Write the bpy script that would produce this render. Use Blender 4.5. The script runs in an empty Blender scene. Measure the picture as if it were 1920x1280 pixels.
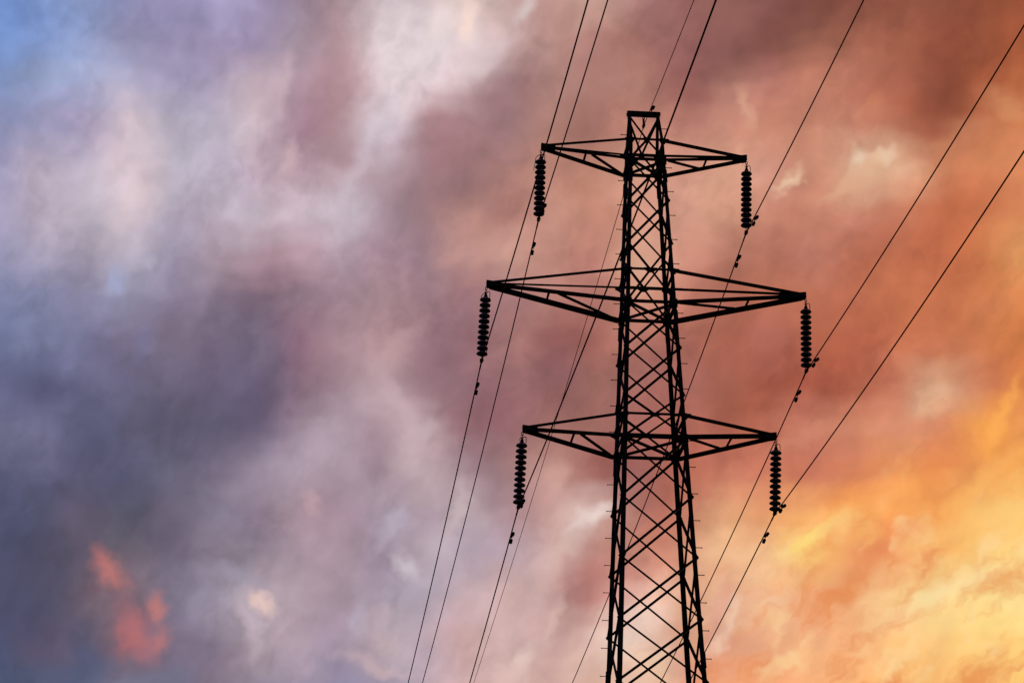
import bpy, math
from mathutils import Vector, Matrix
PI = math.pi
S = bpy.context.scene
C = S.collection
EYE = 1.6                                            # eye height above the ground
YAW, PITCH, ROLL = math.radians(5.3023), math.radians(21.7865), math.radians(0.1969)
FPX = 4248.45                                        # focal length in photo pixels (1920 wide)

# ------------------------------------------------------------------ camera
cam_data = bpy.data.cameras.new('camera')
cam = bpy.data.objects.new('camera', cam_data); C.objects.link(cam); S.camera = cam
cam_data.sensor_width = 36; cam_data.lens = FPX / 1920 * 36
cam_data.clip_start = .1; cam_data.clip_end = 20000
f_ = Vector((math.sin(YAW)*math.cos(PITCH), math.cos(YAW)*math.cos(PITCH), math.sin(PITCH)))
r_ = Vector((math.cos(YAW), -math.sin(YAW), 0)); u_ = r_.cross(f_)
rr = r_*math.cos(ROLL) + u_*math.sin(ROLL); uu = -r_*math.sin(ROLL) + u_*math.cos(ROLL)
cam.matrix_world = Matrix.Translation((-7.7125, -48.6646, EYE)) @ Matrix((rr, uu, -f_)).transposed().to_4x4()

S.cycles.max_bounces = 3; S.cycles.use_adaptive_sampling = True; S.cycles.adaptive_threshold = .02; S.cycles.adaptive_min_samples = 16
S.view_settings.view_transform = 'Standard'; S.view_settings.look = 'None'
S.view_settings.exposure = 0; S.view_settings.gamma = 1; S.view_settings.use_curve_mapping = False

# ------------------------------------------------------------------ sun: low, behind the pylon and to its right
SUN_AZ, SUN_EL = math.radians(24), math.radians(4.5)   # azimuth from +Y towards +X
sun_d = bpy.data.lights.new('sun', 'SUN'); sun_d.energy = .3; sun_d.angle = math.radians(3); sun_d.color = (1, .62, .36)
sun = bpy.data.objects.new('sun', sun_d); C.objects.link(sun)
to_sun = Vector((math.sin(SUN_AZ)*math.cos(SUN_EL), math.cos(SUN_AZ)*math.cos(SUN_EL), math.sin(SUN_EL)))
sun.rotation_euler = to_sun.to_track_quat('Z', 'Y').to_euler()

# ------------------------------------------------------------------ world: sunset clouds, all in directions of the real sky
W = bpy.data.worlds.new('World'); S.world = W; W.use_nodes = True
nt = W.node_tree; nt.nodes.clear(); L = nt.links.new
def N(t, **k):
    n = nt.nodes.new(t)
    for a, b in k.items(): setattr(n, a, b)
    return n
def put(sock, v):
    if isinstance(v, bpy.types.NodeSocket): L(v, sock)
    else: sock.default_value = v
def M(op, a, b=0., c=0., clamp=False):
    n = N('ShaderNodeMath', operation=op, use_clamp=clamp)
    for i, v in enumerate((a, b, c)):
        if op in ('SINE','ABSOLUTE','ARCSINE') and i: break
        put(n.inputs[i], v)
    return n.outputs[0]
def V(op, a, b=(0,0,0), out=0):
    n = N('ShaderNodeVectorMath', operation=op); put(n.inputs[0], a)
    if op != 'LENGTH': put(n.inputs[1], b)
    return n.outputs[out]
def scale(a, s):
    n = N('ShaderNodeVectorMath', operation='SCALE'); put(n.inputs[0], a); put(n.inputs['Scale'], s); return n.outputs[0]
def remap(x, a, b, c=0., d=1., smooth=False):
    n = N('ShaderNodeMapRange', interpolation_type='SMOOTHSTEP' if smooth else 'LINEAR'); n.clamp = True
    for i, v in enumerate((x, a, b, c, d)): put(n.inputs[i], v)
    return n.outputs[0]
def mixc(f, a, b, mode='MIX'):
    n = N('ShaderNodeMix', data_type='RGBA', blend_type=mode); n.clamp_factor = True
    put(n.inputs[0], f); put(n.inputs[6], a); put(n.inputs[7], b); return n.outputs[2]
def comb(x, y, z=0.):
    n = N('ShaderNodeCombineXYZ'); put(n.inputs[0], x); put(n.inputs[1], y); put(n.inputs[2], z); return n.outputs[0]
def noise(v, sc, det=3., rough=.5, dist=0., col=False):
    n = N('ShaderNodeTexNoise'); put(n.inputs['Vector'], v); n.inputs['Scale'].default_value = sc
    n.inputs['Detail'].default_value = det; n.inputs['Roughness'].default_value = rough; n.inputs['Distortion'].default_value = dist
    return n.outputs[1 if col else 0]
def lin(h):
    o = []
    for i in (0, 2, 4):
        c = int(h[i:i+2], 16)/255
        o.append(c/12.92 if c <= .04045 else ((c+.055)/1.055)**2.4)
    return (*o, 1)

tc = N('ShaderNodeTexCoord'); D = V('NORMALIZE', tc.outputs['Generated'])
# the cloud sheet's own frame: h runs to the right along the sheet, v up it, both in degrees
sheet_r, sheet_u, sheet_f = tuple(rr), tuple(uu), tuple(f_)
dr = V('DOT_PRODUCT', D, sheet_r, 1); du = V('DOT_PRODUCT', D, sheet_u, 1); df = V('DOT_PRODUCT', D, sheet_f, 1)
hdeg = M('MULTIPLY', M('ARCTAN2', dr, df), 180/PI)
vdeg = M('MULTIPLY', M('ARCSINE', du), 180/PI)
P0 = comb(hdeg, vdeg)
DPP = math.degrees(1/FPX)                            # degrees of sky per photo pixel
def deg(x, y):
    h = math.atan((x-960)/FPX)
    return math.degrees(h), math.degrees(math.atan((640-y)/FPX*math.cos(h)))
# wind-drawn, billowing distortion of the sheet
def swirl(v, sc, amp, det=2., seed=0.):
    c = noise(V('ADD', v, (seed, seed*1.7, seed*.3)), sc, det, .5, 0., True)
    return scale(V('SUBTRACT', c, (.5, .5, .5)), amp)
broad, fine = swirl(P0, .32, .95, 1., 3.1), swirl(P0, .95, .62, 2., 7.7)
P = V('MULTIPLY', V('ADD', V('ADD', P0, broad), fine), (1, 1, 0))
PB = V('MULTIPLY', V('ADD', V('ADD', P0, fine), swirl(P0, 2.6, .46, 2., 1.3)), (1, 1, 0))    # single cloudlets are only frayed, not carried away
sep = N('ShaderNodeSeparateXYZ'); L(P, sep.inputs[0]); h, v = sep.outputs[0], sep.outputs[1]

ROWS = """
7590cb 8098cb 8a98c4 8a8ab0 9890b4 a8a0c4 a092b0 94808f a68c94 c8b8be cfbcbe e8cfc8 c8aaa6 c4988f cda596 b48580 8f5f5c 90625a 855550 7d4c43 874f43 935545 8f5240 8c4c38 97533a
7b98cc 8498c5 8e99c0 9492b4 9a90b0 9f92b2 9f8ea9 a894a3 b8979d dcccd0 dccace dcc8ca c3a3a2 b88d85 b08078 a57168 935f5c 8a5a55 8a574f 8d5a4c 9c604e a2604b 985440 92503a a5583a
8093c0 8f9ac0 a0a8cb aaa6c2 a9a0bf a99db8 c6afb9 b396a3 b79299 dcc8cd dfccd0 c9abae a07a7c aa7f78 a87970 b47f72 96605a b27b6e b5776a bd7a66 ba7662 a8624d 8e4f3c a4593e bd6b46
8c93be 9a98bd ad9fbd cbb8c4 b8aebf b9afc1 cbb6c0 a8899a b08e96 d0c0ca b58f95 a07b7f a37c7c b08074 a16f66 bf8472 c08575 cd8f7b c5846f c3826c c4806a b26c54 a65e47 c07350 c97c51
9792b8 b3a5bd c0b3c5 d6bfc8 c0b4c5 bcb0c3 bda5b5 b49aa5 c0a6af b0969f 9e7a80 9f7777 b18078 b98476 bd8572 cf9984 cf9582 d29a82 cf9480 c98a72 d9a88a dba888 c9815f cb7f58 d0835a
a59cbe baa9be bfb2c4 cfb9c4 b7aabd b3a3b5 c3b3c2 c8b3be c7b8c4 a8919c 9b7a7f b98a82 b07c74 c18d7d bf8572 cc917d d59b86 cf957c c1806c c37f69 c4806a c97b5e c5704f cc7550 d6865a
9390b5 a49ab8 9a8fa8 b3a8be a094b0 a994a5 a68896 b594a0 b39ba8 a98a97 9f7f88 b88a84 c9998c c08a7d b87d70 d3a088 c88b78 b87a68 b06e5c b97765 b66c55 bf6e50 c46e4c cf7c50 e09a60
7a80ab 8082a8 8580a5 8c86a6 857590 87768c 7d6678 947885 a08590 a5858c 9a7880 a0767a a87a7a b07a70 ad7368 c88c78 c07c6a a96857 b87058 bc7058 b86a50 c2714f c4714e cd7a4f d7854f
66709a 73789f 74749c 7a7090 7b6c85 73647d 71657a 8e6b7c ad8d97 b39095 9a7780 987078 a57570 905c5a a5695f b27468 aa6a5c a86250 b0685a b5664e b4624a c26f51 cc7b59 d07c50 cf7a48
666690 5c5c84 666488 6c6688 686278 746680 70627a 856b7b a08590 c0a5ac 9a7a82 906a72 9a6c6e 8f6062 9a6860 a06860 a5685e a5604f a25847 a85a47 b4654e cf8568 d9a483 cf7d57 d9824a
6c6c92 706e94 595a7c 5e5c7c 5f5874 605a72 6c5f77 9a8494 ad99a6 ac919b bfa5ac 966f75 96686c a37068 a06a62 a76a60 b06a5c ab6350 b66a55 c47a64 cf8668 d99070 d98a62 f2a050 e79558
57587c 5a587a 615a7a 57567a 68647c 70647c 98879a ac99a9 ab96a3 a48c98 c0a8ad a78a92 9c7878 c4928a a46a62 a0655e b26855 cb7d66 c87960 c8785e d8845e e0905a e58d55 f0a05a f7a854
4c4f70 50506e 665a72 57566c 675c74 857a90 88778a a9909c a38a98 a897a6 b09aa6 b7a2a8 ab8a90 c8a09a d8b8b0 b87a6c be7a66 dca078 e39b6e fcb56e f9a45c fba85e fcae5f fcc070 fcc877
4a4a6a 504c66 5c5268 6b6070 6f637a 857788 938292 a8919e a6909c 9e8c9c bcaab4 b3a0ad b9a0a8 cfaaa5 b88880 c88a78 d8957a efbd92 eeb988 fbca78 ee9d66 ee9a66 f6b068 fcc674 fed888
504e70 50506e 66586a 80707e 7b7088 9b8ea0 b8a5b0 ac97a3 a58f9c aa9bab b3a4b2 c2aab2 cfaead caa6a2 b27a74 e8b8a8 e0ac90 e0a890 efb890 f0b084 f0a874 fccf8e fdd890 fedc90 ffe49a
474f72 5a5270 54597c 706074 80708a 857488 a9959f b09aa8 a693a6 c0aab0 b9a5b0 cda8a8 d0b0ac c8a09c d8b4a8 edd0bf d8a48c d89a80 eaa880 f2b080 f7b580 fcc07c fdc880 fdd07e fdd080
455273 4c5a7c 5a6080 74708a 6e6a84 857488 94879a 9c8ea2 8f88a2 9d92a8 b8a3ae caa8a8 d2b0aa d0aaa2 e0b8a8 e8c0a8 e0a890 f2a880 fbae7c fbb47c fcb878 fdc078 fdc074 fdc878 fdcc78
""".split('\n')
ROWS = [r.split() for r in ROWS if r.strip()]
# single cloudlets: x, y, half length, half width, tilt, colour, strength (in the picture's pixels, turned into degrees of sky)
BLOBS = [
 (236,1120,90,44,-66,'7d5c6e',.6),(255,1190,70,56,-60,'95606c',.6),(207,1062,46,20,-58,'cb7a72',.7),(215,1080,30,20,-60,'a86a6c',.4),
 (243,1180,52,22,-74,'b87072',.6),(268,1200,44,22,-60,'b87278',.6),(240,1205,34,16,70,'b86e70',.5),(294,1148,30,18,-78,'cc8078',.7),(306,1202,26,16,50,'c47a76',.65),(282,1172,40,22,60,'9c6470',.45),
 (96,1186,22,10,-55,'a86a72',.45),(112,1196,22,14,-70,'8a606e',.35),(125,1150,44,16,65,'745a70',.45),(35,1190,22,16,0,'745468',.3),
 (490,1128,24,16,-60,'eccac2',.85),(486,1128,44,30,-60,'bca6b0',.5),(468,1165,60,17,-78,'c8b6c2',.7),(440,1080,60,20,-15,'a09ab0',.5),(590,940,30,14,-50,'c6a5ab',.6),
 (215,530,32,16,80,'a4aace',.8),(240,250,90,30,75,'dcc6cf',.45),(262,370,60,28,75,'dcc2c9',.6),(540,300,40,18,70,'d3b6ba',.65),(535,150,50,16,75,'cdb4bc',.6),
 (875,42,40,15,78,'fbded2',.85),(820,45,40,20,65,'eedbda',.7),(985,15,34,14,45,'d9cac9',.7),(900,120,70,22,35,'e2cfd0',.5),
 (715,170,60,24,60,'e0d0d5',.5),(700,240,46,14,70,'d8ccd6',.5),
 (1660,298,30,15,30,'edceae',.8),(1612,306,22,20,70,'ecd0b4',.75),(1635,325,46,22,30,'dcac8c',.5),(1580,345,24,12,30,'dfae8e',.55),(1480,338,34,13,40,'ecc6a6',.85),(1400,210,40,13,-75,'dca88c',.6),
 (1590,345,60,14,35,'dca988',.6),(1730,715,60,36,80,'deac88',.65),(1722,750,30,24,60,'e6bc96',.5),(1890,200,50,20,-30,'d49468',.5),
 (1640,200,34,10,65,'c9805f',.6),(1790,260,60,24,20,'d29470',.5),
 (1517,1015,40,15,42,'ffe27e',.85),(1560,985,60,18,35,'fed080',.7),(1640,935,120,18,15,'fca55c',.6),(1840,905,110,18,40,'fdb866',.7),
 (1880,780,70,14,68,'ffb058',.75),(1770,1112,120,20,26,'fee6b0',.5),(1830,1070,40,22,70,'fddf98',.35),(1650,1170,80,20,4,'fdd4a0',.45),(1642,1110,40,20,75,'fbd098',.5),
 (1560,1050,60,12,60,'f4ac6c',.5),(1640,1060,70,30,40,'e68c58',.6),(1700,1010,110,30,25,'e88e5a',.6),(1490,1100,90,26,45,'eeac80',.4),(1600,1110,60,26,50,'ee9e6c',.45),(1860,1000,60,20,35,'f9b060',.45),(1370,1155,50,12,62,'f2cdb0',.7),(1345,1212,26,16,50,'f4cdb4',.7),(1440,1130,40,11,20,'f2c39c',.6),
 (1110,968,44,17,30,'eddad2',.85),(1060,1020,60,22,40,'dcbeb6',.5),(1040,890,60,14,75,'d4aa9c',.45),(975,590,40,14,60,'c28a80',.4),
 (760,1060,32,17,-60,'cfc3cc',.8),(740,980,34,15,60,'bdb2c2',.6),(815,900,30,30,0,'c2adb2',.5),(850,960,60,14,75,'ccb9bb',.6),(670,1165,28,18,70,'bdb2c2',.6),
 (700,1245,70,14,-15,'cfb2b4',.6),(980,1235,36,18,60,'e6cbc2',.7),(1030,1170,60,12,65,'dcbdb4',.5),(755,760,60,16,-60,'c8aeb4',.6),(735,660,26,16,60,'c6a5a8',.5),
 (705,450,22,12,60,'c9b0b6',.4),(1200,1190,60,34,50,'f0d2c4',.6),(1195,1080,44,24,70,'c88470',.4),(860,470,44,12,30,'c99a92',.5),
 (360,720,170,60,-20,'64587a',.35),(470,620,120,70,30,'6e6076',.3),(70,1000,110,60,40,'47486a',.35),(280,900,60,50,60,'52526c',.4),
 (570,250,46,26,80,'a2808e',.5),(930,180,60,30,40,'9c777c',.5),(1780,170,70,40,60,'8a4b38',.5),(1500,40,110,34,15,'7d4c43',.4),(1340,20,80,50,20,'95625a',.5),(1250,60,60,60,20,'9c6a66',.4),
 (120,790,160,80,-30,'55557a',.45),(330,800,150,60,20,'5c566e',.4),(80,1110,120,80,0,'4b4b6b',.4),(150,900,120,60,30,'52526f',.35),(430,730,120,60,20,'68607a',.3),
 (25,50,90,110,90,'7290cf',.65),(110,90,60,80,80,'8398cb',.4),(300,45,110,44,8,'8683a5',.6),(440,60,70,40,-20,'978cab',.4),(640,230,40,90,10,'b08d94',.35),(590,230,60,34,78,'a07e8c',.5),(660,330,70,18,72,'cdbcc7',.6),(640,420,70,26,70,'c6b6c3',.5),
 (930,230,70,46,50,'9a7579',.6),(870,300,70,40,60,'9d777a',.45),(800,370,60,40,60,'9a7a80',.45),(800,90,70,40,60,'e2d3d5',.6),(780,180,60,30,55,'e0ced2',.6),(730,215,40,30,60,'d8c9d0',.5),
 (985,300,30,16,75,'b98a80',.4),(910,470,60,34,65,'bd8f88',.4),(760,640,50,16,55,'bd9c9f',.5),(730,590,26,14,70,'bb999e',.4),(800,800,24,22,0,'c9b2b6',.5),(900,640,70,46,60,'92696c',.45),
 (80,700,120,26,-35,'5c5c86',.4),(60,790,70,30,20,'767498',.45),(70,560,90,40,-20,'7a80aa',.35),(270,640,40,16,80,'7f7da2',.5),(135,665,26,14,70,'7e7ca2',.5),(250,960,30,70,12,'54546c',.45),(440,860,100,26,38,'6a6078',.4),
 (470,900,90,16,22,'a293a5',.45),(420,1000,60,60,0,'84788c',.35),(560,1220,60,16,40,'b29eaa',.4),(620,1080,60,40,30,'9f8c9a',.35),(700,1050,40,22,40,'988799',.4),(880,1110,60,24,60,'cdaeb1',.4),(960,1100,60,26,70,'cfa8a4',.35),
 (1150,960,50,34,70,'b06e66',.4),(1180,1090,50,50,0,'c47c70',.35),(1330,1060,60,22,50,'f0bc94',.4),(1450,960,70,26,20,'f0a86e',.4),(1600,1010,70,26,40,'f3a868',.4),(1760,1000,90,20,30,'fdc878',.5),(1880,960,60,22,40,'ffce80',.5),(1500,880,130,30,10,'c8745c',.4),(1700,870,120,20,8,'dc8658',.45),(1900,840,40,30,60,'e89850',.4),
 (1420,620,90,60,30,'a8604f',.3),(1600,560,110,44,50,'be6f53',.3),(1850,560,110,26,25,'d08258',.4),(1500,820,70,16,30,'d58e74',.5),(1560,780,50,14,60,'d0856a',.4),(1400,480,60,60,0,'b87a68',.3),(1330,330,60,24,70,'d9a488',.4),(1270,220,40,30,60,'bd7c70',.35),(1560,300,60,20,60,'cc8a72',.4),(1230,120,110,30,45,'9a6460',.3),
]

# The cloud colours as a field: the table above refined to every 40 px, the broad cloud banks laid into it
BASE = [[lin(c)[:3] for c in r] for r in ROWS]
def table(x, y):                                     # smooth reading of the table between its entries
    i, j = min(max(x/80, 0), 24), min(max(y/80, 0), 16)
    def cub(p, t): return [p[1][k] + .5*t*(p[2][k]-p[0][k] + t*(2*p[0][k]-5*p[1][k]+4*p[2][k]-p[3][k] + t*(3*(p[1][k]-p[2][k])+p[3][k]-p[0][k]))) for k in range(3)]
    a, b = min(int(i), 23), min(int(j), 15)
    rows = []
    for dj in (-1, 0, 1, 2):
        r = BASE[min(max(b+dj, 0), 16)]
        rows.append(cub([r[min(max(a+di, 0), 24)] for di in (-1, 0, 1, 2)], i-a))
    return cub(rows, j-b)
SPOTS = [q for q in BLOBS if q[3] <= 22 and q[6] >= .5]
BANKS = [q for q in BLOBS if not (q[3] <= 22 and q[6] >= .5)]
def field(x, y):
    c = table(x, y)
    for bx, by, la, lb, ang, hx, st in BANKS:
        dx, dy = x-bx, by-y; t = math.radians(ang)
        p, q = (dx*math.cos(t)+dy*math.sin(t))/(la*1.45), (-dx*math.sin(t)+dy*math.cos(t))/(lb*1.45)
        d = math.hypot(p, q)
        if d < 1:
            w = (1-d); w = st*w*w*(3-2*w); k = lin(hx); c = [u*(1-w) + v_*w for u, v_ in zip(c, k)]
    k = .20*min(1, max(0, (620-x)/350))*min(1, max(0, (y-120)/300)); g = sum(c)/3      # the shaded side is slate rather than violet
    return [u*(1-k) + g*k for u in c]
XS, YS = [40*i for i in range(-1, 50)], [40*j for j in range(33)]
G = [[field(x, y) for x in XS] for y in YS]
def crisp(r):                                        # the spline through the stops softens them; steepen them first to match
    out = []
    for i, c in enumerate(r):
        a, b = r[max(i-1, 0)], r[min(i+1, len(r)-1)]
        out.append([max(.001, c[k] + .32*(c[k]-(a[k]+b[k])/2)) for k in range(3)])
    return out
G = [crisp(r) for r in G]
def half(T, gi, i0, i1, row):                        # one row's colours over part of its length
    x0, x1 = deg(XS[i0], 640)[0], deg(XS[i1], 640)[0]
    ramp = T.nodes.new('ShaderNodeValToRGB'); cr = ramp.color_ramp; cr.interpolation = 'B_SPLINE'
    for n, i in enumerate(range(i0, i1+1)):
        pos = (deg(XS[i], 640)[0]-x0)/(x1-x0)
        e = cr.elements[n] if n < 2 else cr.elements.new(min(pos, .9995))
        e.position = min(pos, 1.); e.color = (*row[i], 1)
    f = T.nodes.new('ShaderNodeMapRange'); f.inputs[1].default_value = x0; f.inputs[2].default_value = x1
    T.links.new(gi.outputs['h'], f.inputs[0]); w = T.nodes.new('ShaderNodeMath'); w.operation = 'MULTIPLY_ADD'
    T.links.new(gi.outputs['wait'], w.inputs[0]); w.inputs[1].default_value = 1e-9; T.links.new(f.outputs[0], w.inputs[2])
    T.links.new(w.outputs[0], ramp.inputs[0]); return ramp.outputs[0]
def row_group(j, row):
    T = bpy.data.node_groups.new('cloud_row', 'ShaderNodeTree')
    T.interface.new_socket('h', in_out='INPUT', socket_type='NodeSocketFloat'); T.interface.new_socket('wait', in_out='INPUT', socket_type='NodeSocketFloat')
    T.interface.new_socket('colour', in_out='OUTPUT', socket_type='NodeSocketColor')
    gi, go = T.nodes.new('NodeGroupInput'), T.nodes.new('NodeGroupOutput')
    side = T.nodes.new('ShaderNodeMath'); side.operation = 'GREATER_THAN'; T.links.new(gi.outputs['h'], side.inputs[0]); side.inputs[1].default_value = 0   # h = 0 is x = 960
    m = T.nodes.new('ShaderNodeMix'); m.data_type = 'RGBA'; T.links.new(side.outputs[0], m.inputs[0])
    T.links.new(half(T, gi, 0, 27, row), m.inputs[6]); T.links.new(half(T, gi, 23, 50, row), m.inputs[7]); T.links.new(m.outputs[2], go.inputs[0])
    return T
GROUPS = [row_group(j, row) for j, row in enumerate(G)]
col = None
for j, T in enumerate(GROUPS):
    g_ = N('ShaderNodeGroup', node_tree=T); L(h, g_.inputs['h'])
    if col is not None: L(V('LENGTH', col, out=1), g_.inputs['wait'])   # one row waits for the last: Cycles' node stack is small
    col = g_.outputs[0] if col is None else mixc(remap(v, deg(960, YS[j-1])[1], deg(960, YS[j])[1], smooth=True), col, g_.outputs[0])

# soft wisps drawn out up the sheet, from broad to fine; thinner where the low sun burns through them
PS = V('ADD', P0, fine)
def stretched(ang, s1, s2, src):
    m = N('ShaderNodeMapping', vector_type='TEXTURE'); L(src, m.inputs[0])
    m.inputs['Rotation'].default_value = (0, 0, math.radians(ang)); m.inputs['Scale'].default_value = (s1, s2, 1); return m.outputs[0]
PS = V('ADD', PS, scale(col, 1e-9))
w1 = noise(stretched(50, 1.6, 1., PS), .55, 2., .5)
w2 = noise(stretched(60, 1.35, 1., PS), 1.2, 3., .5)
w3 = noise(stretched(65, 1.2, 1., PB), 2.6, 2., .5)
glow = M('MULTIPLY', remap(M('ADD', h, M('MULTIPLY', v, -.8)), 8., 13.5, smooth=True), remap(v, -1.6, -5., smooth=True))
patchy = remap(noise(PS, .4, 1.), .42, .62, .25, 1., True)
burn = M('SUBTRACT', 1., M('MULTIPLY', .45, glow))
wisp = M('ADD', M('MULTIPLY', M('SUBTRACT', w1, .5), .34), M('MULTIPLY', M('SUBTRACT', w2, .5), .54))
wisp = M('MULTIPLY', M('ADD', wisp, M('MULTIPLY', M('MULTIPLY', M('SUBTRACT', w3, .5), .36), patchy)), burn)
col = scale(col, M('ADD', 1., wisp))
# where the hidden sun shines through: broken gold and burnt-orange shreds drawn out along the sheet
PG = V('ADD', PB, scale(col, 1e-9))
w4 = noise(stretched(40, 2.3, 1., PG), .95, 4., .55)
w5 = noise(stretched(52, 1.8, 1., V('ADD', PG, (31., 7., 0.))), 1.3, 2., .5)
col = mixc(M('MULTIPLY', glow, remap(w4, .54, .32, 0., .8, True)), col, lin('e58a50'))
col = mixc(M('MULTIPLY', glow, remap(w5, .50, .78, 0., .6, True)), col, lin('ffdca0'))
col = mixc(M('MULTIPLY', glow, remap(w4, .56, .78, 0., .5, True)), col, lin('ffcf78'))

for k, (x, y, a, b, ang, hx, st) in enumerate(SPOTS):
    if k % 6 == 0: PK = V('ADD', PB, scale(col, 1e-9))
    m = N('ShaderNodeMapping', vector_type='TEXTURE'); L(PK, m.inputs[0])
    m.inputs['Location'].default_value = (*deg(x, y), 0); m.inputs['Rotation'].default_value = (0, 0, math.radians(ang))
    m.inputs['Scale'].default_value = (a*DPP*1.45, b*DPP*1.45, 1)
    col = mixc(remap(V('LENGTH', m.outputs[0], out=1), 1.1, 0., 0., st*.97, True), col, lin(hx))

# away from the western sky in view the sheet turns to an even dusk mauve
ah = M('ABSOLUTE', hdeg)
away = M('MAXIMUM', remap(ah, 35., 100., smooth=True), remap(M('ABSOLUTE', vdeg), 35., 80., smooth=True))
col = mixc(away, col, lin('77687c'))
# the clear evening air seen through the gap at the sheet's thin left edge
air = N('ShaderNodeTexSky', sky_type='NISHITA'); air.sun_disc = False
air.sun_elevation = SUN_EL; air.sun_rotation = SUN_AZ
gap = M('MULTIPLY', remap(h, -8., -13., smooth=True), remap(v, 3., 8., smooth=True))
gap = M('MULTIPLY', gap, M('SUBTRACT', 1., away))
bg1 = N('ShaderNodeBackground'); L(col, bg1.inputs[0]); bg1.inputs[1].default_value = 1
bg2 = N('ShaderNodeBackground'); L(air.outputs[0], bg2.inputs[0]); L(M('MULTIPLY', gap, .006), bg2.inputs[1])
ad = N('ShaderNodeAddShader'); L(bg1.outputs[0], ad.inputs[0]); L(bg2.outputs[0], ad.inputs[1])
W.cycles.sampling_method = 'MANUAL'; W.cycles.sample_map_resolution = 128
wo = N('ShaderNodeOutputWorld'); L(ad.outputs[0], wo.inputs[0])

# ------------------------------------------------------------------ materials
def material(name, c, rough, metal=0., var=.3, sc=6., c2=None, spec=.3, bump=.0):
    m = bpy.data.materials.new(name); m.use_nodes = True; t = m.node_tree; b = t.nodes['Principled BSDF']
    b.inputs['Roughness'].default_value = rough; b.inputs['Metallic'].default_value = metal
    b.inputs['Specular IOR Level'].default_value = spec
    co = t.nodes.new('ShaderNodeTexCoord'); n = t.nodes.new('ShaderNodeTexNoise'); n.inputs['Scale'].default_value = sc; n.inputs['Detail'].default_value = 5
    t.links.new(co.outputs['Object'], n.inputs['Vector'])
    r = t.nodes.new('ShaderNodeValToRGB'); r.color_ramp.elements[0].position = .3; r.color_ramp.elements[1].position = .7
    r.color_ramp.elements[0].color = (*[k*(1-var) for k in c], 1); r.color_ramp.elements[1].color = (*(c2 or [k*(1+var) for k in c]), 1)
    t.links.new(n.outputs[0], r.inputs[0]); t.links.new(r.outputs[0], b.inputs['Base Color'])
    if bump:
        bp = t.nodes.new('ShaderNodeBump'); bp.inputs['Strength'].default_value = bump; bp.inputs['Distance'].default_value = .02
        t.links.new(n.outputs[0], bp.inputs['Height']); t.links.new(bp.outputs[0], b.inputs['Normal'])
    return m
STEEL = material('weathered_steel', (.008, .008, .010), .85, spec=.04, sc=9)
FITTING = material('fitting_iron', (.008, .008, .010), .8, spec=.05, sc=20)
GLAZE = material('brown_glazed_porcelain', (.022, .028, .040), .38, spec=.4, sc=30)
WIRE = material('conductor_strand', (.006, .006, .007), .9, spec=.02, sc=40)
CONCRETE = material('foundation_concrete', (.22, .21, .2), .9, sc=5, bump=.4)
GRASS = material('rough_grass', (.045, .07, .025), .95, var=.5, sc=.6, c2=(.08, .09, .035), spec=.1, bump=.6)

# ------------------------------------------------------------------ mesh helpers
def obj(name, verts, faces, mat, parent=None, smooth=False):
    me = bpy.data.meshes.new(name); me.from_pydata([tuple(q) for q in verts], [], faces); me.materials.append(mat)
    if smooth:
        for q in me.polygons: q.use_smooth = True
    o = bpy.data.objects.new(name, me); C.objects.link(o); o.parent = parent; return o
def empty(name, loc, parent=None):
    o = bpy.data.objects.new(name, None); C.objects.link(o); o.location = loc; o.parent = parent; o.empty_display_size = .3; return o
def tag(o, label, cat, group=None, kind=None):
    if label: o['label'] = label
    if cat: o['category'] = cat
    if group: o['group'] = group
    if kind: o['kind'] = kind
    return o
def lsec(s, t, e1, e2):                              # an L section: corner at 0, flanges along e1 and e2
    return [e1*a + e2*b for a, b in ((0,0), (s,0), (s,t), (t,t), (t,s), (0,s))]
SIDES = [(i, (i+1) % 6, 6+(i+1) % 6, 6+i) for i in range(6)]
CAPS = [(0,3,2,1), (0,5,4,3), (6,7,8,9), (6,9,10,11)]
def lbar(name, p0, p1, s, t, n, parent, flip=1, ext=0., mat=None):
    """angle bar from p0 to p1: one flange lies flat against the plane with normal n, the other stands along -n"""
    p0, p1 = Vector(p0), Vector(p1); d = (p1-p0).normalized(); n = Vector(n)
    n = (n - d*n.dot(d)).normalized(); e1 = d.cross(n)*flip
    sec = [q - e1*s/2 for q in lsec(s, t, e1, -n)]
    a = [p0 - d*ext + q for q in sec]; b = [p1 + d*ext + q for q in sec]
    return obj(name, a+b, SIDES+CAPS, mat or STEEL, parent)
def plate(name, poly, t, n, parent, mat=None):       # flat polygon given in space, thickened along n
    n = Vector(n).normalized(); poly = [Vector(q) for q in poly]; k = len(poly)
    vs = [q - n*t/2 for q in poly] + [q + n*t/2 for q in poly]
    fs = [tuple(range(k)), tuple(range(2*k-1, k-1, -1))] + [(i, (i+1) % k, k+(i+1) % k, k+i) for i in range(k)]
    return obj(name, vs, fs, mat or STEEL, parent)
def tube_data(pts, rad, seg=8):
    pts = [Vector(q) for q in pts]; vs, fs = [], []
    rads = rad if isinstance(rad, (list, tuple)) else [rad]*len(pts)
    prev = None
    for i, q in enumerate(pts):
        d = (pts[min(i+1, len(pts)-1)] - pts[max(i-1, 0)]).normalized()
        if prev is None: prev = d.orthogonal().normalized()
        a = (prev - d*prev.dot(d)).normalized(); b = d.cross(a); prev = a
        for k in range(seg):
            w = 2*PI*k/seg; vs.append(q + (a*math.cos(w) + b*math.sin(w))*rads[i])
    for i in range(len(pts)-1):
        for k in range(seg):
            fs.append((i*seg+k, i*seg+(k+1) % seg, (i+1)*seg+(k+1) % seg, (i+1)*seg+k))
    fs.append(tuple(range(seg-1, -1, -1))); fs.append(tuple((len(pts)-1)*seg+k for k in range(seg)))
    return vs, fs
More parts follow.
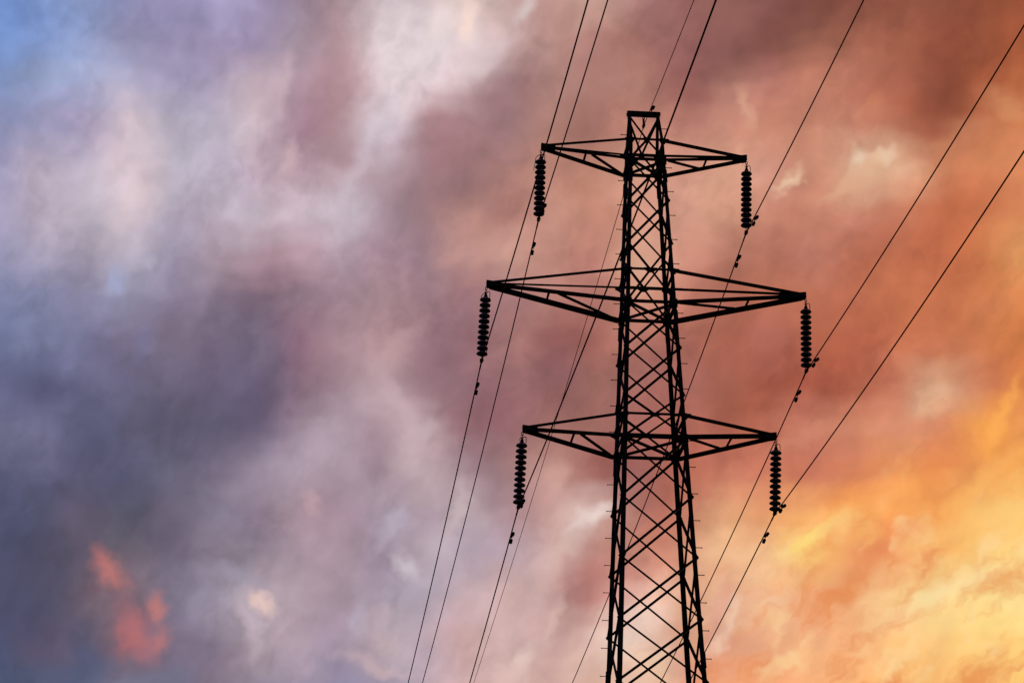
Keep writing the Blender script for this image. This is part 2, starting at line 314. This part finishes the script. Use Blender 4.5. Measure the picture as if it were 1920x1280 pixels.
def merge(*parts):
    vs, fs = [], []
    for v_, f in parts:
        o = len(vs); vs += [tuple(q) for q in v_]; fs += [tuple(i+o for i in q) for q in f]
    return vs, fs
def tube(name, pts, rad, mat, parent, seg=8): return obj(name, *tube_data(pts, rad, seg), mat, parent, True)
def box_data(c, s, ax=None):
    c = Vector(c); X, Y, Z = ax or (Vector((1,0,0)), Vector((0,1,0)), Vector((0,0,1)))
    vs = [c + X*a*s[0]/2 + Y*b*s[1]/2 + Z*e*s[2]/2 for a in (-1,1) for b in (-1,1) for e in (-1,1)]
    return vs, [(0,1,3,2), (4,6,7,5), (0,4,5,1), (2,3,7,6), (0,2,6,4), (1,5,7,3)]
def lathe_data(prof, seg=20, c=(0,0,0)):             # profile of (radius, z)
    vs, fs = [], []
    for r, z in prof:
        for k in range(seg):
            w = 2*PI*k/seg; vs.append((c[0]+r*math.cos(w), c[1]+r*math.sin(w), c[2]+z))
    for i in range(len(prof)-1):
        for k in range(seg):
            fs.append((i*seg+k, i*seg+(k+1) % seg, (i+1)*seg+(k+1) % seg, (i+1)*seg+k))
    return vs, fs

# ------------------------------------------------------------------ ground
g = [(-4000,-3000), (4000,-3000), (4000,6000), (-4000,6000)]
tag(obj('ground', [(x, y, 0) for x, y in g], [(0,1,2,3)], GRASS), None, None, kind='structure')

# ------------------------------------------------------------------ pylon
ZL = {'T3u': 24.714, 'T3l': 24.172, 'n1': 23.096, 'n2': 21.968, 'T2u': 21.256, 'T2l': 20.420, 'n3': 19.280, 'n4': 18.104,
      'T1u': 17.603, 'T1l': 17.040, 'n5': 15.627, 'n6': 14.205, 'n7': 12.787, 'n8': 11.360}
ZL = {k: z+EYE for k, z in ZL.items()}
KN = [(0., 1.60), (ZL['n7'], .9150), (ZL['T1l'], .7330), (ZL['T2l'], .5902), (ZL['T3l'], .4363), (ZL['T3u'], .412)]
def hw(z):
    for (a, p), (b, q) in zip(KN, KN[1:]):
        if z <= b: return p + (z-a)*(q-p)/(b-a)
    return KN[-1][1]
RIDGE_Z, RIDGE_X, RIDGE_Y = 25.60+EYE, .375, .045
pylon = empty('lattice_pylon', (0, 0, 0))
tag(pylon, 'tall dark steel lattice pylon with three cross arms against the sunset clouds', 'pylon')
def corner(sx, sy, z):
    w = hw(z); return Vector((sx*w, sy*w, z))
lev = [0.] + [z for z in (ZL['n7'], ZL['T1l'], ZL['T2l'], ZL['T3l'], ZL['T3u'])]
for sx, sy in ((-1,-1), (1,-1), (-1,1), (1,1)):
    e1, e2 = Vector((-sx,0,0)), Vector((0,-sy,0)); vs = []
    stations = [corner(sx, sy, z) for z in lev] + [Vector((sx*RIDGE_X, sy*RIDGE_Y, RIDGE_Z))]
    sizes = [.125, .105, .10, .09, .082, .075, .06]
    for q, s in zip(stations, sizes): vs += [q + d for d in lsec(s, .012, e1, e2)]
    fs = []
    k = len(stations)
    for i in range(k-1): fs += [(a+6*i, b+6*i, c+6*i, d+6*i) for a, b, c, d in SIDES]
    fs += [(0,3,2,1), (0,5,4,3), (6*k-6, 6*k-5, 6*k-4, 6*k-3), (6*k-6, 6*k-3, 6*k-2, 6*k-1)]
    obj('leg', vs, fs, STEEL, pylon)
    # splice plates where two lengths of leg are bolted together
    for z in (ZL['T3l']-.42, ZL['T2l']-.36, ZL['T1l']-.3, ZL['n8']+.5):
        a, b = corner(sx, sy, z-.17), corner(sx, sy, z+.17); o = Vector((0, sy*.008, 0)); w = Vector((-sx*.095, 0, 0)); m = Vector((sx*.014,0,0))
        plate('splice_plate', [a+o+m, a+o+w, b+o+w, b+o+m], .010, (0,1,0), pylon)
    f = corner(sx, sy, 0); f.z = .12
    obj('concrete_footing', *box_data(f, (.6, .6, .5)), CONCRETE, pylon)

# the four faces, each an outward normal and its pair of legs
FACES = [((0,-1,0), (-1,-1), (1,-1)), ((0,1,0), (1,1), (-1,1)), ((-1,0,0), (-1,1), (-1,-1)), ((1,0,0), (1,-1), (1,1))]
def brace(a, b, n, s=.05, layer=0, ext=.04, flip=1, name='diagonal_brace', parent=None):
    off = Vector(n)*(.012 + .010*layer)
    return lbar(name, Vector(a)+off, Vector(b)+off, s, .007, n, parent or pylon, flip, ext)
def panel(z0, z1, s=.05):
    for n, a, b in FACES:
        back = n[1] > 0
        p, q = (a, b) if not back else (b, a)
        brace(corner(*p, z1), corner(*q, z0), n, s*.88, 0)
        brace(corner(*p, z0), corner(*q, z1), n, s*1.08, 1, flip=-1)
low = [0.10, 2.6, 4.9, 7.0, 8.85, 10.5, 11.8]
lows = low + [ZL['n8']]
for a, b in zip(lows, lows[1:]): panel(a, b, .065)
for a, b in (('n8','n7'), ('n7','n6'), ('n6','n5'), ('n5','T1l'), ('n3','T2l'), ('n1','T3l')): panel(ZL[a], ZL[b], .05)
panel(ZL['n4'], ZL['n3'], .05); panel(ZL['n2'], ZL['n1'], .05)
def gusset(c, w, hgt, n, cut=.35, parent=None):      # plate hanging under a beam, corners clipped
    c = Vector(c); n = Vector(n); x = Vector((0,0,1)).cross(n); z = Vector((0,0,1)); k = w*cut
    c = c + n*.030
    return plate('gusset_plate', [c+x*w/2+z*hgt*.3, c-x*w/2+z*hgt*.3, c-x*w/2-z*hgt*.1, c-x*(w/2-k)-z*hgt*.7, c+x*(w/2-k)-z*hgt*.7, c+x*w/2-z*hgt*.1], .010, n, parent or pylon)
for U, Lo, up in (('T1u','T1l','n4'), ('T2u','T2l','n2'), ('T3u','T3l',None)):
    zu, zl = ZL[U], ZL[Lo]
    for n, a, b in FACES:
        ns = abs(n[1]) > 0
        A, B = corner(*a, zu), corner(*b, zu); mid = (A+B)/2
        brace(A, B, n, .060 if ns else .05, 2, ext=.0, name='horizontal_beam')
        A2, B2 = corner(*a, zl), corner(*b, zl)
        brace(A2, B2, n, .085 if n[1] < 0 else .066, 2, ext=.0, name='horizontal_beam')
        if ns:
            brace(mid, A2, n, .05, 0, .0); brace(mid, B2, n, .05, 1, .0)
            gusset(mid, *{'T1u': (.32, .10), 'T2u': (.31, .13), 'T3u': (.17, .17)}[U], n)
            if up:                                   # the lattice below/above closes on the middle of the beam
                zt = ZL[up]
                brace(mid, corner(*a, zt), n, .046, 1, .0); brace(mid, corner(*b, zt), n, .052, 0, .0)
        else:
            brace(A, B2, n, .045, 0, .02); brace(B, A2, n, .045, 1, .02)
            if up:
                zt = ZL[up]
                brace(corner(*a, zt), B, n, .045, 0, .02); brace(corner(*b, zt), A, n, .045, 1, .02)
        for q in (a, b):
            if ns:
                c0 = corner(*q, zl) + Vector(n)*.040; sx = q[0]
                plate('gusset_plate', [c0+Vector((sx*.02,0,.09)), c0+Vector((-sx*.13,0,.09)), c0+Vector((-sx*.13,0,-.05)), c0+Vector((-sx*.05,0,-.13)), c0+Vector((sx*.02,0,-.13))], .010, n, pylon)
                c0 = corner(*q, zu) + Vector(n)*.040
                plate('gusset_plate', [c0+Vector((sx*.03,0,.04)), c0+Vector((-sx*.11,0,.04)), c0+Vector((-sx*.11,0,-.05)), c0+Vector((-sx*.05,0,-.12)), c0+Vector((sx*.03,0,-.12))], .010, n, pylon)
    # plan bracing across the body at the arm's lower level
    z = zl - .02
    for k, (a, b) in enumerate((((-1,-1), (1,1)), ((-1,1), (1,-1)))):
        lbar('plan_brace', corner(*a, z)-Vector((0,0,.02*k)), corner(*b, z)-Vector((0,0,.02*k)), .055, .007, (0,0,-1), pylon)

# the peak: a wedge that runs up to the ridge beam, which carries the earth wire
ridge = lambda sx, sy: Vector((sx*RIDGE_X, sy*RIDGE_Y, RIDGE_Z))
for sy in (-1, 1):
    n = Vector((0, sy, .25)).normalized(); m = Vector((0, sy*hw(ZL['T3u']), ZL['T3u']))
    for sx in (-1, 1):
        lbar('peak_brace', m + n*.012, ridge(sx, sy) - Vector((0,0,.06)) + n*.012, .052, .007, n, pylon, sx)
    vs = box_data((0, sy*(RIDGE_Y+.012), RIDGE_Z+.01), (2*RIDGE_X+.07, .012, .10))
    obj('ridge_beam', *vs, STEEL, pylon)
obj('ridge_cap', *box_data((0, 0, RIDGE_Z+.067), (2*RIDGE_X+.02, .10, .012)), STEEL, pylon)

# cross arms
ARMS = (('T3u', 'T3l', 2.504, 24.57+EYE, .075, .064, .48), ('T2u', 'T2l', 3.80, 20.97+EYE, .105, .066, .43), ('T1u', 'T1l', 2.945, 17.41+EYE, .088, .066, .49))
TIPS = {}
for ai, (U, Lo, ax, zt, sl, su, fr) in enumerate(ARMS):
    for sx in (-1, 1):
        arm = empty('cross_arm', (0, 0, 0), pylon)
        arm['label'] = ('left ' if sx < 0 else 'right ') + ('half of the top', 'half of the longest, middle', 'half of the lowest')[ai] + ' cross arm of the pylon'
        tip = Vector((sx*ax, 0, zt - sx*(.035, -.01, -.016)[ai])); TIPS[(ai, sx)] = tip
        low_ends = {}
        for sy in (-1, 1):
            te = tip + Vector((-sx*.10, sy*.035, -.035)); be = corner(sx, sy, ZL[Lo]) + Vector((0, sy*.02, 0)); low_ends[sy] = (te, be)
            d = (be-te).normalized()
            # lower chord: one flange upright, one flange level, both facing outwards
            e1 = Vector((0, sy, 0)); e1 = (e1 - d*e1.dot(d)).normalized(); e2 = d.cross(e1); e2 = -e2 if e2.z < 0 else e2
            for nm, p, q, s, t in (('lower_chord', te, be, sl, .009),):
                sec = [w - e2*s*.4 for w in lsec(s, t, e1, e2)]
                obj(nm, [p+w for w in sec] + [q+w for w in sec], SIDES+CAPS, STEEL, arm)
            te2 = tip + Vector((-sx*.10, sy*.035, .035)); be2 = corner(sx, sy, ZL[U]) + Vector((0, sy*.02, 0))
            s = su if sy < 0 else su*.72
            lbar('upper_chord', te2, be2, s, .007, (0, sy, 0), arm)
            c0 = be2 + Vector((0, sy*.03, 0))
            plate('gusset_plate', [c0+Vector((-sx*.04,0,.03)), c0+Vector((sx*.12,0,.02)), c0+Vector((sx*.12,0,-.05)), c0+Vector((sx*.05,0,-.09)), c0+Vector((-sx*.04,0,-.09))], .010, (0,1,0), arm)
            # tip plate
            y = sy*.045
            plate('tip_plate', [tip+Vector((sx*.005,y,.088)), tip+Vector((sx*.005,y,-.070)), tip+Vector((-sx*.09,y,-.105)), tip+Vector((-sx*.34,y,-.075)), tip+Vector((-sx*.34,y,.045))], .010, (0,1,0), arm)
        def on(sy, f):
            p, q = low_ends[sy]; return p + (q-p)*f - Vector((0,0,.028))
        lbar('strut', on(-1, fr), on(1, fr), .055, .007, (0,0,-1), arm)
        if sx < 0: lbar('strut', on(-1, fr+.07) + Vector((0,0,-.012)), on(1, 1)+Vector((0,0,-.012)), .05, .007, (0,0,-1), arm)
        else: lbar('strut', on(-1, .97) + Vector((0,0,-.012)), on(1, fr+.02)+Vector((0,0,-.012)), .05, .007, (0,0,-1), arm)
        obj('tip_bolt', *tube_data([tip+Vector((-sx*.03,-.065,-.05)), tip+Vector((-sx*.03,.065,-.05))], .014, 6), FITTING, arm)

# step bolts up two legs
sb = []
for z in [ZL['T3u']+.42] + [ZL['T3l'] - .18 - .636*k for k in range(33)]:
    for sx, sy in ((-1, 1), (1, -1)):
        if z > ZL['T3u']:
            f = (z-ZL['T3u'])/(RIDGE_Z-ZL['T3u']); p = corner(sx, sy, ZL['T3u']).lerp(ridge(sx, sy), f)
        else: p = corner(sx, sy, z)
        if sb:
            o = sb[0].copy(); C.objects.link(o); o.parent = pylon
        else:
            o = obj('step_bolt', *merge(tube_data([(-.01,0,0), (.135,0,0)], .0095, 6), tube_data([(.135,0,0), (.147,0,0)], .017, 6)), FITTING, pylon)
        o.location = p + Vector((0, -sy*.04, 0)); o.rotation_euler = (0, 0, 0 if sx > 0 else PI); sb.append(o)

# ------------------------------------------------------------------ insulator strings
PITCH_D = .1355
DISC = [(.020,.018), (.058,.016), (.088,.006), (.116,-.010), (.131,-.028), (.1335,-.046), (.124,-.054), (.110,-.040), (.098,-.040), (.093,-.054), (.086,-.054), (.080,-.040), (.068,-.040), (.062,-.056), (.055,-.056), (.045,-.038), (.020,-.038)]
CAP = [(.0,.066), (.026,.066), (.048,.054), (.056,.030), (.060,.012), (.030,.010), (.0,.010)]
PIN = [(.0,-.036), (.013,-.036), (.013,-.073), (.0,-.073)]
disc_src = None
def string_of_discs(tip, bottom, label):
    global disc_src
    axis = (bottom - tip); ln = axis.length
    root = empty('insulator_string', tip)
    root.rotation_euler = (0, math.atan2(-axis.x, -axis.z), 0)
    tag(root, label, 'insulator', 'insulator strings hanging from the arm tips')
    # shackle and links under the plate
    links = []
    z = -.075
    for k in range(2):
        ring = [Vector((math.cos(w)*.022*(k % 2 == 0), math.cos(w)*.022*(k % 2 == 1), z-.045+.045*math.sin(w))) for w in [2*PI*i/12 for i in range(13)]]
        links.append(tube_data(ring, .009, 6)); z -= .068
    obj('shackle', *merge(*links), FITTING, root, True)
    obj('ball_eye', *merge(tube_data([(0,0,z+.01), (0,0,z-.04)], [.014,.020], 8), box_data((0,0,z+.0), (.075,.018,.016)), lathe_data([(.0,z-.03), (.026,z-.035), (.040,z-.085), (.046,z-.125), (.0,z-.125)], 12)), FITTING, root, True)
    z0 = -.393
    for k in range(11):
        if disc_src is None:
            d = obj('insulator_disc', *lathe_data(DISC, 28), GLAZE, root, True)
            c = obj('disc_cap', *lathe_data(CAP, 14), FITTING, d, True); p = obj('disc_pin', *lathe_data(PIN, 8), FITTING, d, True); disc_src = (d, c, p)
        else:
            d = disc_src[0].copy(); C.objects.link(d); d.parent = root
            for s in disc_src[1:]:
                c = s.copy(); C.objects.link(c); c.parent = d
        d.location = (0, 0, z0 - PITCH_D*k*(1.012 if abs(tip.z - 26.1) < .5 else 1) + .02)
    zb = z0 - PITCH_D*10 - .05
    # suspension clamp: a hanger and a boat-shaped body round the wire
    hang = merge(box_data((.014,0,(zb-ln)/2-.0), (.007,.03, abs(ln+zb)+.03)), box_data((-.014,0,(zb-ln)/2), (.007,.03,abs(ln+zb)+.03)), lathe_data([(.0,zb+.0), (.03,zb-.005), (.034,zb-.03), (.0,zb-.035)], 10),
                 tube_data([(-.045,0,-ln+.035), (.045,0,-ln+.035)], .014, 6))
    obj('clamp_hanger', *hang, FITTING, root)
    body = [(0, t*.13, -ln+.012-.03*t*t) for t in [-1,-.66,-.33,0,.33,.66,1]]
    obj('suspension_clamp', *merge(tube_data(body, [.016,.03,.038,.042,.038,.03,.016], 10), tube_data([(-.045,.05,-ln-.01), (.045,.05,-ln-.01)], .010, 6), tube_data([(-.045,-.05,-ln-.01), (.045,-.05,-ln-.01)], .010, 6)), FITTING, root, True)
    return root, z
def horn(root, pts, rad=.008):
    n = len(pts); fine = []
    P_ = [Vector(q) for q in pts]
    for i in range(n-1):
        a, b, c, d = P_[max(i-1,0)], P_[i], P_[i+1], P_[min(i+2,n-1)]
        for k in range(5):
            t = k/5; fine.append(.5*((2*b) + (c-a)*t + (2*a-5*b+4*c-d)*t*t + (3*b-a-3*c+d)*t**3))
    fine.append(P_[-1])
    obj('arcing_horn', *tube_data(fine, rad, 6), FITTING, root, True)

CLAMP = {(0,-1): (-.066,1.924), (0,1): (-.079,1.973), (1,-1): (-.100,1.933), (1,1): (-.071,1.911), (2,-1): (-.093,1.884), (2,1): (-.106,1.869)}
NAMES = {(0,-1): 'insulator string hanging from the left tip of the top cross arm, discs packed close', (0,1): 'insulator string hanging from the right tip of the top cross arm',
         (1,-1): 'insulator string farthest left, hanging from the left tip of the longest arm', (1,1): 'insulator string farthest right, hanging from the right tip of the longest arm',
         (2,-1): 'insulator string hanging from the left tip of the lowest cross arm', (2,1): 'insulator string hanging from the right tip of the lowest arm, before the orange glow'}
CP = {}
for key, (dx, lz) in CLAMP.items():
    tip = TIPS[key]; bot = tip + Vector((dx, 0, -lz)); CP[key] = bot
    root, zc = string_of_discs(tip, bot, NAMES[key])
    # arcing horns: a hooked rod on the right of the cap, a drooping one on the left
    horn(root, [(.01,0,-.215), (.05,0,-.185), (.085,0,-.20), (.095,0,-.26), (.092,0,-.36)])
    if key[1] < 0:
        if key[0] == 0: horn(root, [(-.01,0,-.225), (-.07,-.02,-.25), (-.125,-.03,-.33), (-.14,-.03,-.46), (-.165,-.03,-.66)])
        elif key[0] == 1: horn(root, [(-.01,0,-.225), (-.06,-.02,-.27), (-.10,-.03,-.34), (-.115,-.03,-.42)])
        else: horn(root, [(-.01,0,-.215), (-.045,-.02,-.24), (-.06,-.02,-.29)])
    if key != (1, 1): horn(root, [(.012,0,-1.79), (.055,-.02,-1.80), (.095,-.03,-1.76), (.105,-.03,-1.66)], .0075)
    if key == (2, -1): horn(root, [(-.012,0,-1.79), (-.05,-.02,-1.815), (-.075,-.02,-1.80), (-.07,-.02,-1.70)], .012)

# ------------------------------------------------------------------ wires
def span(P_, ang, s, a, sgn, T, n):
    out = []
    for i in range(n+1):
        t = T*(i/n)**1.6; out.append(P_ + Vector((t*math.sin(ang), sgn*t*math.cos(ang), s*t + a*1e-3*t*t)))
    return out
def damper(root, P_, ang, s, a, sgn, dist):
    """Stockbridge damper: a clamp on the wire, a short messenger cable under it and a weight at each end"""
    pos = lambda t: P_ + Vector((t*math.sin(ang), sgn*t*math.cos(ang), s*t + a*1e-3*t*t))
    o = pos(dist); d = (pos(dist+.1) - pos(dist-.1)).normalized(); up = Vector((1,0,0)).cross(d).normalized()
    if up.z < 0: up = -up
    side = Vector((.02, 0, 0))
    q = lambda t, z: o + side + d*t + up*z
    dm = obj('vibration_damper', *merge(box_data(o + side*.6 - up*.028, (.040,.05,.085), (Vector((1,0,0)), d, up)), tube_data([q(-.20,-.085), q(-.08,-.07), q(.08,-.07), q(.20,-.085)], .007, 6)), FITTING, root)
    for e in (-1, 1):
        obj('damper_weight', *tube_data([q(e*.10,-.075), q(e*.115,-.078), q(e*.19,-.085), q(e*.225,-.088), q(e*.24,-.09)], [.026,.037,.037,.040,.024], 10), FITTING, dm, True)
EN, EF = math.radians(2.021), math.radians(-2.259)
WIRES = {(0,-1): ((.0134,1.488), (-.2084,1.380), 'conductor wire held by the string at the top arm\'s left tip'),
         (0,1): ((.0165,1.494), (-.2187,1.534), 'conductor wire held by the string at the top arm\'s right tip, passing behind the pylon'),
         (1,-1): ((.0149,1.493), (-.2120,1.340), 'conductor wire farthest left, held by the longest arm\'s left string'),
         (1,1): ((.0165,1.423), (-.2047,1.498), 'conductor wire held by the string at the longest arm\'s right tip'),
         (2,-1): ((.0070,1.491), (-.2104,1.386), 'conductor wire held by the lowest arm\'s left string, rising behind the pylon body'),
         (2,1): ((.0167,1.587), (-.1807,1.415), 'conductor wire farthest right, held by the lowest arm\'s right string')}
DAMP = {(0,-1): (.75,1.05), (0,1): (.85,1.02), (1,-1): (.0,1.05), (1,1): (.75,.95), (2,-1): (.55,1.25), (2,1): (.62,1.03)}
for key, (nr, fr, lab) in WIRES.items():
    p = CP[key]; w = empty('conductor_wire', p); tag(w, lab, 'wire', 'conductor wires strung through the pylon')
    pts = span(Vector((0,0,0)), EN, *nr, -1, 60, 40)[::-1] + span(Vector((0,0,0)), EF, *fr, 1, 150, 60)[1:]
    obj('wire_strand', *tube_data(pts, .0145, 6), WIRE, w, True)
    obj('armour_rod', *tube_data(span(Vector((0,0,0)), EN, *nr, -1, .35, 4)[::-1] + span(Vector((0,0,0)), EF, *fr, 1, .35, 4)[1:], .019, 8), WIRE, w, True)
    if DAMP[key][0]: damper(w, Vector((0,0,0)), EN, *nr, -1, DAMP[key][0])
    damper(w, Vector((0,0,0)), EF, *fr, 1, DAMP[key][1])

# earth wire and the small clamp that hangs it from the ridge beam
ep = Vector((0, 0, 25.30+EYE))
ec = empty('earth_wire_clamp', (0, 0, RIDGE_Z-.05)); tag(ec, 'small link and clamp hanging under the beam at the pylon\'s very top', 'clamp')
dz = ep.z - (RIDGE_Z-.05)
ring = [Vector((math.cos(t)*.024, 0, -.04+.03*math.sin(t))) for t in [2*PI*i/12 for i in range(13)]]
obj('shackle', *tube_data(ring, .012, 6), FITTING, ec, True)
obj('clamp_hanger', *merge(tube_data([(0,0,-.06), (0,0,-.10), (0,0,-.11), (0,0,-.15), (0,0,-.16), (0,0,dz+.03)], [.016,.034,.018,.036,.020,.030], 8)), FITTING, ec, True)
obj('suspension_clamp', *tube_data([(0,-.10,dz+.01), (0,-.05,dz+.015), (0,0,dz+.01), (0,.05,dz-.0), (0,.10,dz-.03)], [.016,.036,.042,.036,.016], 8), FITTING, ec, True)
ew = empty('earth_wire', ep); tag(ew, 'thin earth wire held under the beam at the pylon\'s peak', 'wire')
EW_N, EW_F = (-.005, 1.0), (-.1907, .8136)
O = Vector((0,0,0))
obj('wire_strand', *tube_data(span(O, EN, *EW_N, -1, 60, 40)[::-1] + span(O, EF, *EW_F, 1, 150, 60)[1:], .009, 6), WIRE, ew, True)
damper(ew, O, EN, *EW_N, -1, .95)
